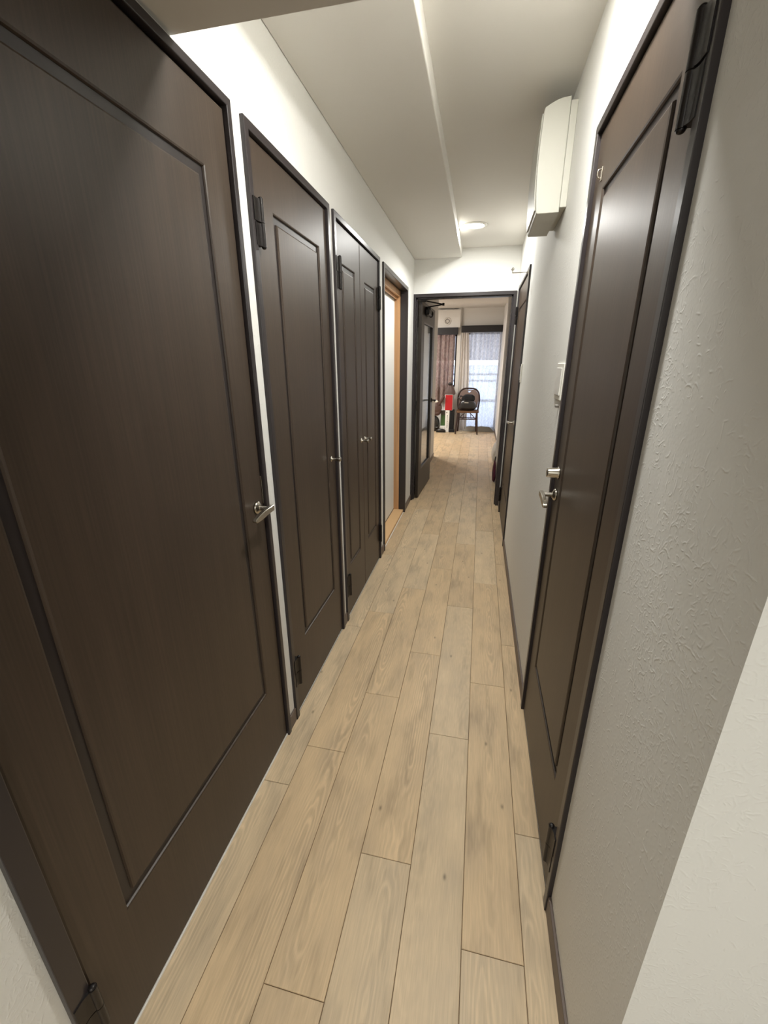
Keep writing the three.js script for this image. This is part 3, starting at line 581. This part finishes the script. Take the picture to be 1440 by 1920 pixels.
// ---------------------------------------------------------------- the pile left of the chair
{
  const print = document.createElement('canvas'); print.width = 128; print.height = 512;
  const c = print.getContext('2d'); c.fillStyle = '#eceae4'; c.fillRect(0, 0, 128, 512); c.fillStyle = '#2b2828';
  c.fillRect(30, 24, 30, 34);
  for (let k = 0, y = 110; k < 15; k++) { const h = 8 + Math.floor(rnd() * 14); c.fillRect(58 + Math.floor(rnd() * 6), y, 16 + Math.floor(rnd() * 10), h); y += h + 6; }
  const pt = new THREE.CanvasTexture(print); pt.colorSpace = THREE.SRGBColorSpace;
  const white = new THREE.MeshStandardMaterial({ color: '#eceae4', roughness: 0.6 });
  const t = thing('carton', [-0.645, 0, -9.42], 'tall narrow white carton with small dark printing, under the red bag', 'box');
  part('body', bx(-0.688, -0.602, 0.0, 0.462, -9.52, -9.40, 0.002), white, t);
  const lab = new THREE.PlaneGeometry(0.08, 0.44); lab.translate(-0.645, 0.232, -9.3993);
  const lm = new THREE.Mesh(lab, new THREE.MeshStandardMaterial({ map: pt, roughness: 0.6 })); lm.name = 'printed_face'; lm.geometry.translate(0.645, 0, 9.42); shade(lm); t.add(lm);
  const red = thing('paper_bag', [-0.63, 0.462, -9.45], 'bright red paper bag with pale sides on top of the white carton', 'bag');
  part('front_panel', bx(-0.702, -0.550, 0.466, 0.785, -9.408, -9.400, 0.002), new THREE.MeshStandardMaterial({ color: '#b3121c', roughness: 0.5 }), red);
  part('body', bx(-0.715, -0.54, 0.4625, 0.79, -9.51, -9.408, 0.004), new THREE.MeshStandardMaterial({ color: '#d8cfcb', roughness: 0.6 }), red);
  const hb = thing('handbag', [-0.61, 0.79, -9.46], 'dark brown handbag with a drawn up top standing on the red bag', 'bag');
  { const g = lathe([[0, 0], [0.105, 0], [0.118, 0.015], [0.112, 0.06], [0.085, 0.12], [0.045, 0.17], [0.030, 0.19], [0, 0.192]], [0, 0, 0], [0, 1, 0], 40), p = g.attributes.position;
    for (let k = 0; k < p.count; k++) { const x = p.getX(k), y = p.getY(k), z = p.getZ(k), a = Math.atan2(z, x), f = 1 + 0.09 * Math.sin(a * 7) * (y / 0.19); p.setXYZ(k, -0.615 + x * f, 0.791 + y, -9.46 + z * f * 0.42); }
    g.computeVertexNormals(); part('body', g, new THREE.MeshStandardMaterial({ color: '#5a4844', roughness: 0.6 }), hb); }
  part('gathered_top', lump(-0.612, 1.01, -9.46, 0.048, 0.035, 0.03, 0.4, 0.9, 6), new THREE.MeshStandardMaterial({ color: '#2a201f', roughness: 0.6 }), hb);
  const cs = thing('case', [-0.545, 0, -9.45], 'slim upright black case between the white carton and the chair', 'case');
  part('body', bx(-0.592, -0.500, 0.0, 0.475, -9.56, -9.42, 0.012), blackCloth, cs);
  part('foot', bx(-0.60, -0.475, 0.0, 0.06, -9.42, -9.36, 0.008), blackCloth, cs);
  const gb = thing('green_box', [-0.74, 0.16, -9.46], 'dark green box leaning behind the black bags left of the white carton', 'box');
  part('body', bx(-0.79, -0.697, 0.125, 0.44, -9.53, -9.47, 0.003), new THREE.MeshStandardMaterial({ color: '#3d5b2c', roughness: 0.6 }), gb);
  part('lid', bx(-0.794, -0.693, 0.36, 0.45, -9.534, -9.466, 0.002), new THREE.MeshStandardMaterial({ color: '#47403a', roughness: 0.6 }), gb);
  const wb = thing('shoe_box', [-0.75, 0, -9.46], 'pale low box on the floor under the green box', 'box');
  part('body', bx(-0.79, -0.695, 0.0, 0.085, -9.58, -9.43, 0.003), white, wb); part('lid', bx(-0.794, -0.692, 0.085, 0.124, -9.584, -9.426, 0.003), white, wb);
  const bb = thing('backpack', [-0.86, 0, -9.42], 'black glossy backpack slumped on the floor at the left end of the pile', 'bag');
  part('body', lump(-0.94, 0.17, -9.50, 0.115, 0.17, 0.085, 0.3, 0.7, 8), blackLeather, bb);
  part('strap', tube([[-0.90, 0.26, -9.41], [-0.84, 0.16, -9.40], [-0.835, 0.10, -9.40], [-0.89, 0.09, -9.41]], 0.012, 24, 8), blackLeather, bb);
  const sh = thing('shoe', [-0.77, 0, -9.35], 'single black shoe lying on the floor in front of the pale low box', 'shoe');
  part('upper', lump(-0.765, 0.043, -9.33, 0.10, 0.035, 0.04, 0.15, 0.85, 11), blackLeather, sh);
  part('sole', bx(-0.868, -0.662, 0.0, 0.016, -9.37, -9.29, 0.007), blackCloth, sh);
  const jk = thing('jacket', [-0.88, 0.33, -9.46], 'crumpled brown leather jacket heaped over the backpack at the left of the pile', 'jacket');
  part('body', lump(-0.885, 0.50, -9.395, 0.115, 0.155, 0.05, 0.6, 0.9, 14), brownLeather, jk);
  part('sleeve', tube([[-0.88, 0.50, -9.40], [-0.82, 0.60, -9.37], [-0.775, 0.68, -9.352], [-0.735, 0.765, -9.352]], 0.028, 30, 12), brownLeather, jk);
  part('lining', lump(-0.895, 0.645, -9.39, 0.05, 0.03, 0.03, 0.4, 0.9, 19), new THREE.MeshStandardMaterial({ color: '#e6dccf', roughness: 0.8 }), jk);
}
// ---------------------------------------------------------------- things along the right side of the kitchen passage
{
  const t = thing('hanging_bag', [0.25, 0, -5.36], 'dark maroon cloth bag against the right wall just beyond the open doorway', 'bag');
  part('body', lump(0.25, 0.135, -5.36, 0.020, 0.134, 0.09, 0.5, 0.8, 22), new THREE.MeshStandardMaterial({ color: '#4a1028', roughness: 0.8 }), t);
  part('handle', tube([[0.25, 0.25, -5.33], [0.255, 0.31, -5.345], [0.255, 0.31, -5.375], [0.25, 0.25, -5.39]], 0.006, 16, 8), blackCloth, t);
  const p = thing('plastic_bag', [0.31, 0, -6.5], 'crumpled pale plastic bag on the floor by the right wall beyond the doorway', 'bag');
  part('body', lump(0.312, 0.15, -6.5, 0.062, 0.15, 0.20, 0.5, 0.85, 27), new THREE.MeshPhysicalMaterial({ color: '#d9d8d4', roughness: 0.35, transmission: 0.4, thickness: 0 }), p);
  part('knot', lump(0.31, 0.31, -6.5, 0.02, 0.03, 0.03, 0.4, 1, 31), new THREE.MeshPhysicalMaterial({ color: '#dcdbd7', roughness: 0.35 }), p);
}
renderer.render(scene, camera);
